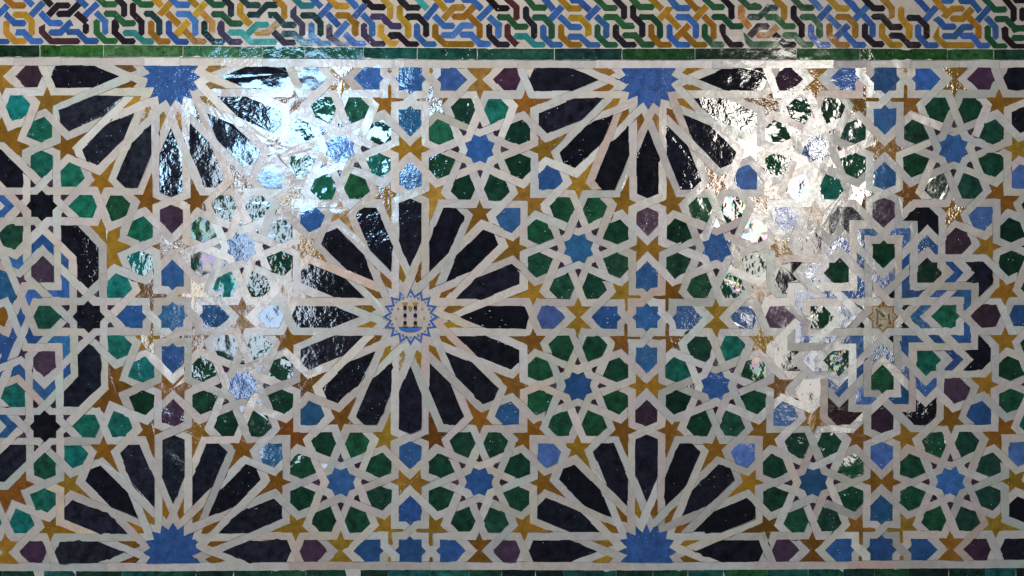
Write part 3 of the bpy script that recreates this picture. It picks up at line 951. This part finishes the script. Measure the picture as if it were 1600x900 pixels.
# ------------------------------------------------------------------ interlaced frieze along the top
# one line per glazed strip: colour letter, then bend points (eighths of a pixel from the window's left edge)
FR = {0: """B -30,180 85,65|G 60,-35 160,65 325,65|B 300,-40 405,65|B 535,25 380,190|B 55,165 175,285 325,285|G 150,180 305,180 393,270 393,445|G 75,250 75,405 185,515 330,515
B 140,400 290,400 400,515 540,515|B -40,520 115,520|K 545,-35 640,65|K 600,190 720,65 880,65|K 695,170 850,170 985,40|B 500,155 625,287 785,287|B 600,402 755,402 870,283 1000,283
B 815,395 965,395 1075,508 1235,508|M 520,250 520,395 635,512 1000,512|B 960,-35 1080,80|B 1215,40 1055,195|K 945,160 1075,275|K 1068,285 1068,425|B 1195,150 1312,268 1312,435
N 1215,-35 1305,50 1465,50|N 1290,168 1430,168 1548,288 1700,288|N 1203,235 1203,400 1315,510 1470,510|K 1455,-30 1547,65 1547,215|K 1430,235 1430,400 1545,515 1695,510|T 1525,410 1680,410 1790,515 1925,515""",
1: """K 58,25 58,165 165,275 165,445|N 75,-30 160,52 325,52|D 190,168 285,168 388,270 388,445|G 285,250 285,405 395,515 535,515|G 310,-35 415,70|G 530,30 378,195|G 485,155 635,305
B 525,-30 615,55 780,55|B 585,172 755,172 838,270 838,445|B 505,250 505,405 620,520 760,520|G 755,265 595,430|G 705,380 830,515 980,515|G 760,-30 865,75|G 965,30 825,195|G 925,155 1050,275 1050,435
N 970,-35 1070,55 1215,55|K 1195,-25 1285,65 1285,215|N 1030,175 1170,175 1285,290 1435,290|D 950,250 950,400 1065,520 1210,520|P 1165,250 1165,405 1280,520 1430,520|T 1240,405 1415,405 1535,520 1865,520
G 1400,25 1400,165 1530,305|D 1405,-35 1500,60 1660,60|D 1480,180 1620,180 1735,60 1880,60|T 1485,430 1610,305 1765,305""",
2: """G -30,405 140,405 265,285|D 95,185 240,185 350,308 505,308|G 225,-30 350,85 350,240|P 215,395 350,530 510,530|D 305,420 470,420 585,537 725,537|P 465,40 465,195 575,310 575,455|T 465,-30 570,68 735,65
D 545,190 715,190 805,285 805,455|B 690,270 690,430 800,545 945,545|B 695,-30 815,85|B 935,50 785,210|B 890,165 1035,320|G 905,-30 1010,72 1170,72|G 985,190 1145,190 1240,300 1240,455|M 915,290 915,450 1060,565 1165,560
B 1145,275 990,455|B 1110,420 1240,545 1380,545|B 1145,-30 1260,95|B 1360,60 1225,215|B 1330,175 1450,300 1450,460|K 1345,-20 1455,85 1625,88|P 1420,205 1580,205 1690,320 1830,325|P 1350,280 1350,430 1480,550 1620,545
G 1560,290 1560,430 1690,545 1820,545""",
3: """G -20,-20 75,75 75,245|G 195,55 195,200 300,320 300,475|K 190,-30 300,92 460,92|T 410,-30 540,105|B 660,55 515,230|G 640,-30 770,120|K 260,205 425,205 525,310 525,465|B 410,285 410,440 520,550 660,550|K 40,440 185,440 300,550 440,550
B 625,195 750,320 890,320|G 740,235 870,90 1015,90|G 840,205 1000,205 1125,75|G 640,290 640,440 760,550 1130,550|B 705,435 865,435 975,315 1130,315|B 940,430 1090,430 1200,550 1345,550|G 1070,200 1195,320 1195,485
B 740,-8 890,-8|B 960,-8 1105,-5 1220,110|B 1345,75 1180,240|K 1300,-30 1420,100 1575,100|B 1310,205 1430,320 1430,480|K 1315,290 1315,440 1430,555 1575,555|N 1405,212 1550,212 1655,330 1810,330|M 1545,290 1545,440 1660,560 1800,560|M 1530,-25 1655,90 1655,255""",
4: """N 180,-30 280,92 440,95|K 175,70 175,210 275,320 275,485|B 395,-30 520,120|B 625,80 475,245|G 590,-30 720,102 880,102|N 245,215 400,215 495,320 495,490|B 390,300 390,450 500,560 640,560|T 20,450 170,450 285,560 420,560
B 590,200 730,335 880,335|G 700,220 855,220 955,325 955,495|G 615,295 615,450 735,560 880,560|B 690,455 850,455 965,560 1110,560|B 720,0 840,0 970,125|B 1085,80 935,235|N 1045,-30 1170,95 1325,95|B 1050,200 1180,320 1180,480
K 1280,-30 1400,95 1400,245|N 1140,210 1300,210 1400,320 1550,320|N 1070,295 1070,440 1190,560 1330,560|K 1300,295 1300,440 1420,560 1560,560|N 1375,440 1540,440 1640,555 1790,555|K 1515,50 1515,200 1630,310 1630,470|N 1490,-30 1600,85 1785,85""",
5: """N -20,210 150,210 250,315 250,485|G 145,290 145,440 255,560 400,560|G 130,-30 275,110|G 395,75 245,235|G 345,190 490,345|B 365,-30 480,97 635,97|B 440,210 600,210 700,315 700,485|B 370,295 370,450 480,560 635,560
G 615,310 450,470|G 560,420 700,560 845,560|G 580,-30 725,125|G 835,75 685,240|G 795,195 920,320 920,495|N 800,-30 920,85 1065,85|K 1035,-30 1145,85 1145,245|N 890,210 1040,210 1150,325 1300,325|N 810,290 810,440 920,555 1065,555
K 1035,290 1035,440 1150,560 1300,560|N 1110,440 1290,440 1400,555 1740,555|G 1265,55 1265,205 1380,345|N 1250,-30 1370,85 1530,85|D 1340,210 1490,210 1610,90 1735,90|K 1370,450 1480,325 1625,325|G 1450,435 1610,435 1720,325""",
6: """N -40,210 95,210 215,325 355,325|G 80,-30 205,95 205,255|K 75,420 210,555 360,555|N 180,440 340,440 450,555 580,555|K 325,60 325,210 425,320 425,475|N 310,-30 430,92 585,95|N 395,210 560,210 650,315 650,475|B 540,290 540,440 650,555 790,560
B 535,-30 670,115|B 785,75 640,235|B 745,195 900,345|G 760,-30 880,100 1030,100|G 840,210 1000,210 1095,315 1095,480|G 770,285 770,440 880,555 1030,560|B 1010,310 855,465|B 960,410 1095,560 1235,560|B 970,-30 1130,140
B 1245,75 1085,240|B 1200,195 1310,315 1310,470|K 1200,-30 1320,98 1470,100|K 1290,205 1430,205 1545,335 1690,335|K 1215,285 1215,440 1330,550 1460,550|G 1430,-30 1550,100 1550,270|G 1430,285 1430,440 1550,560 1690,557|K 1510,440 1660,445 1770,560 1920,560""",
7: """G 70,75 70,225 165,340 165,495|K 130,220 280,220 385,325 385,490|B 280,295 280,440 395,565 540,565|B 255,-30 410,130|B 510,85 365,245|G 480,-30 620,130|B 480,195 605,330 760,330|G 580,235 710,105 865,105|G 675,230 835,230 955,105
G 505,295 505,460 620,565 985,565|B 575,450 735,450 845,335 975,335|B 800,445 950,445 1055,570 1185,570|G 910,210 1035,340 1035,495|B 565,5 730,5|B 780,5 950,10 1055,140|B 1170,90 1020,260|N 1105,-30 1240,115 1400,115|B 1130,215 1250,340 1250,495
N 1230,235 1380,235 1490,350 1640,350|N 1150,310 1150,460 1260,580 1400,577|K 1360,-30 1475,110 1475,270|K 1370,325 1370,460 1490,585 1680,585|N 1445,470 1620,470|K 1585,85 1585,265|K 1465,0 1700,0"""}
FCOL = {'B': [(.032, .095, .28), (.027, .08, .235), (.042, .11, .30)], 'G': [(.29, .148, .014), (.22, .100, .010), (.33, .19, .018)],
        'K': [(.016, .010, .014), (.012, .011, .014)], 'M': [(.060, .018, .020), (.050, .020, .024)], 'N': [(.018, .075, .028), (.014, .060, .030)],
        'D': [(.014, .040, .034), (.012, .034, .030)], 'T': [(.030, .200, .200), (.020, .150, .160)], 'P': [(.040, .032, .062), (.032, .024, .044)]}
forg = wpt((800, 74), 0)
fr = empty('interlaced_frieze', forg)
tag(fr, 'frieze of blue, ochre, green and black interlaced strips on white', 'tile frieze')
ground = bed('white_ground', [(x, -16) for x in (-34, 1634)] + [(x, lerp_tab(BT, x) - 1.2) for x in (1634, 1400, 1200, 1000, 800, 600, 400, 200, 0, -34)], fr, forg, MAT['white'], front=.0028)
ca = ground.data.color_attributes['tint']
ca.data.foreach_set('color', np.array([(.48, .43, .37, 2.2)] * len(ground.data.vertices), dtype=np.float32).ravel())
NAMES = {'B': 'blue_strip', 'G': 'ochre_strip', 'K': 'black_strip', 'M': 'maroon_strip', 'N': 'green_strip', 'D': 'dark_green_strip', 'T': 'turquoise_strip', 'P': 'dark_violet_strip'}
FHW = 4.6
def strip_poly(pts):
    U = [unit(p, q) for p, q in zip(pts[:-1], pts[1:])]
    sides = []
    def endcut(i, sg, first):
        u = U[0] if first else U[-1]
        p = pts[0] if first else pts[-1]
        nn = (-u[1] * FHW * sg, u[0] * FHW * sg)
        return (p[0] + nn[0], p[1] + nn[1])
    for sg in (1, -1):
        L = [((pts[i][0] - U[i][1] * FHW * sg, pts[i][1] + U[i][0] * FHW * sg), U[i]) for i in range(len(U))]
        side = [L[0][0]]
        for i in range(1, len(L)):
            q = line_x(*L[i - 1], *L[i])
            side.append(q if q else L[i][0])
        e = pts[-1]
        side.append((e[0] - U[-1][1] * FHW * sg, e[1] + U[-1][0] * FHW * sg))
        sides.append(side)
    def pointed(u, p, back):
        return abs(u[0]) < .25 or abs(u[1]) < .25
    P = []
    a_, b_ = sides
    # an end that meets a strap is cut to a point; an end of a diagonal run is cut square
    def tipped(side_end, u, sgn, k=3.4):
        return (side_end[0] - u[0] * k * sgn, side_end[1] - u[1] * k * sgn)
    if pointed(U[0], pts[0], False):
        a_[0] = tipped(a_[0], U[0], -1); b_[0] = tipped(b_[0], U[0], -1)
        start = [pts[0]]
    else: start = []
    if pointed(U[-1], pts[-1], True):
        a_[-1] = tipped(a_[-1], U[-1], 1); b_[-1] = tipped(b_[-1], U[-1], 1)
        end = [pts[-1]]
    else: end = []
    return start + a_ + end + b_[::-1]
for w_, txt in FR.items():
    for item in txt.replace('\n', '|').split('|'):
        cl, rest = item.split(' ', 1)
        pts = [(200 * w_ + float(p.split(',')[0]) / 8, float(p.split(',')[1]) / 8) for p in rest.split()]
        P = strip_poly(pts)
        if abs(parea(P)) < 8: continue
        tile(NAMES[cl], P, .0032 + rng.gauss(0, .00008), vary(rng.choice(FCOL[cl]), .12, .05), MAT['frieze'], fr, tilt=.4, bev=.4, porg=forg, wob=.26, chip=.02)
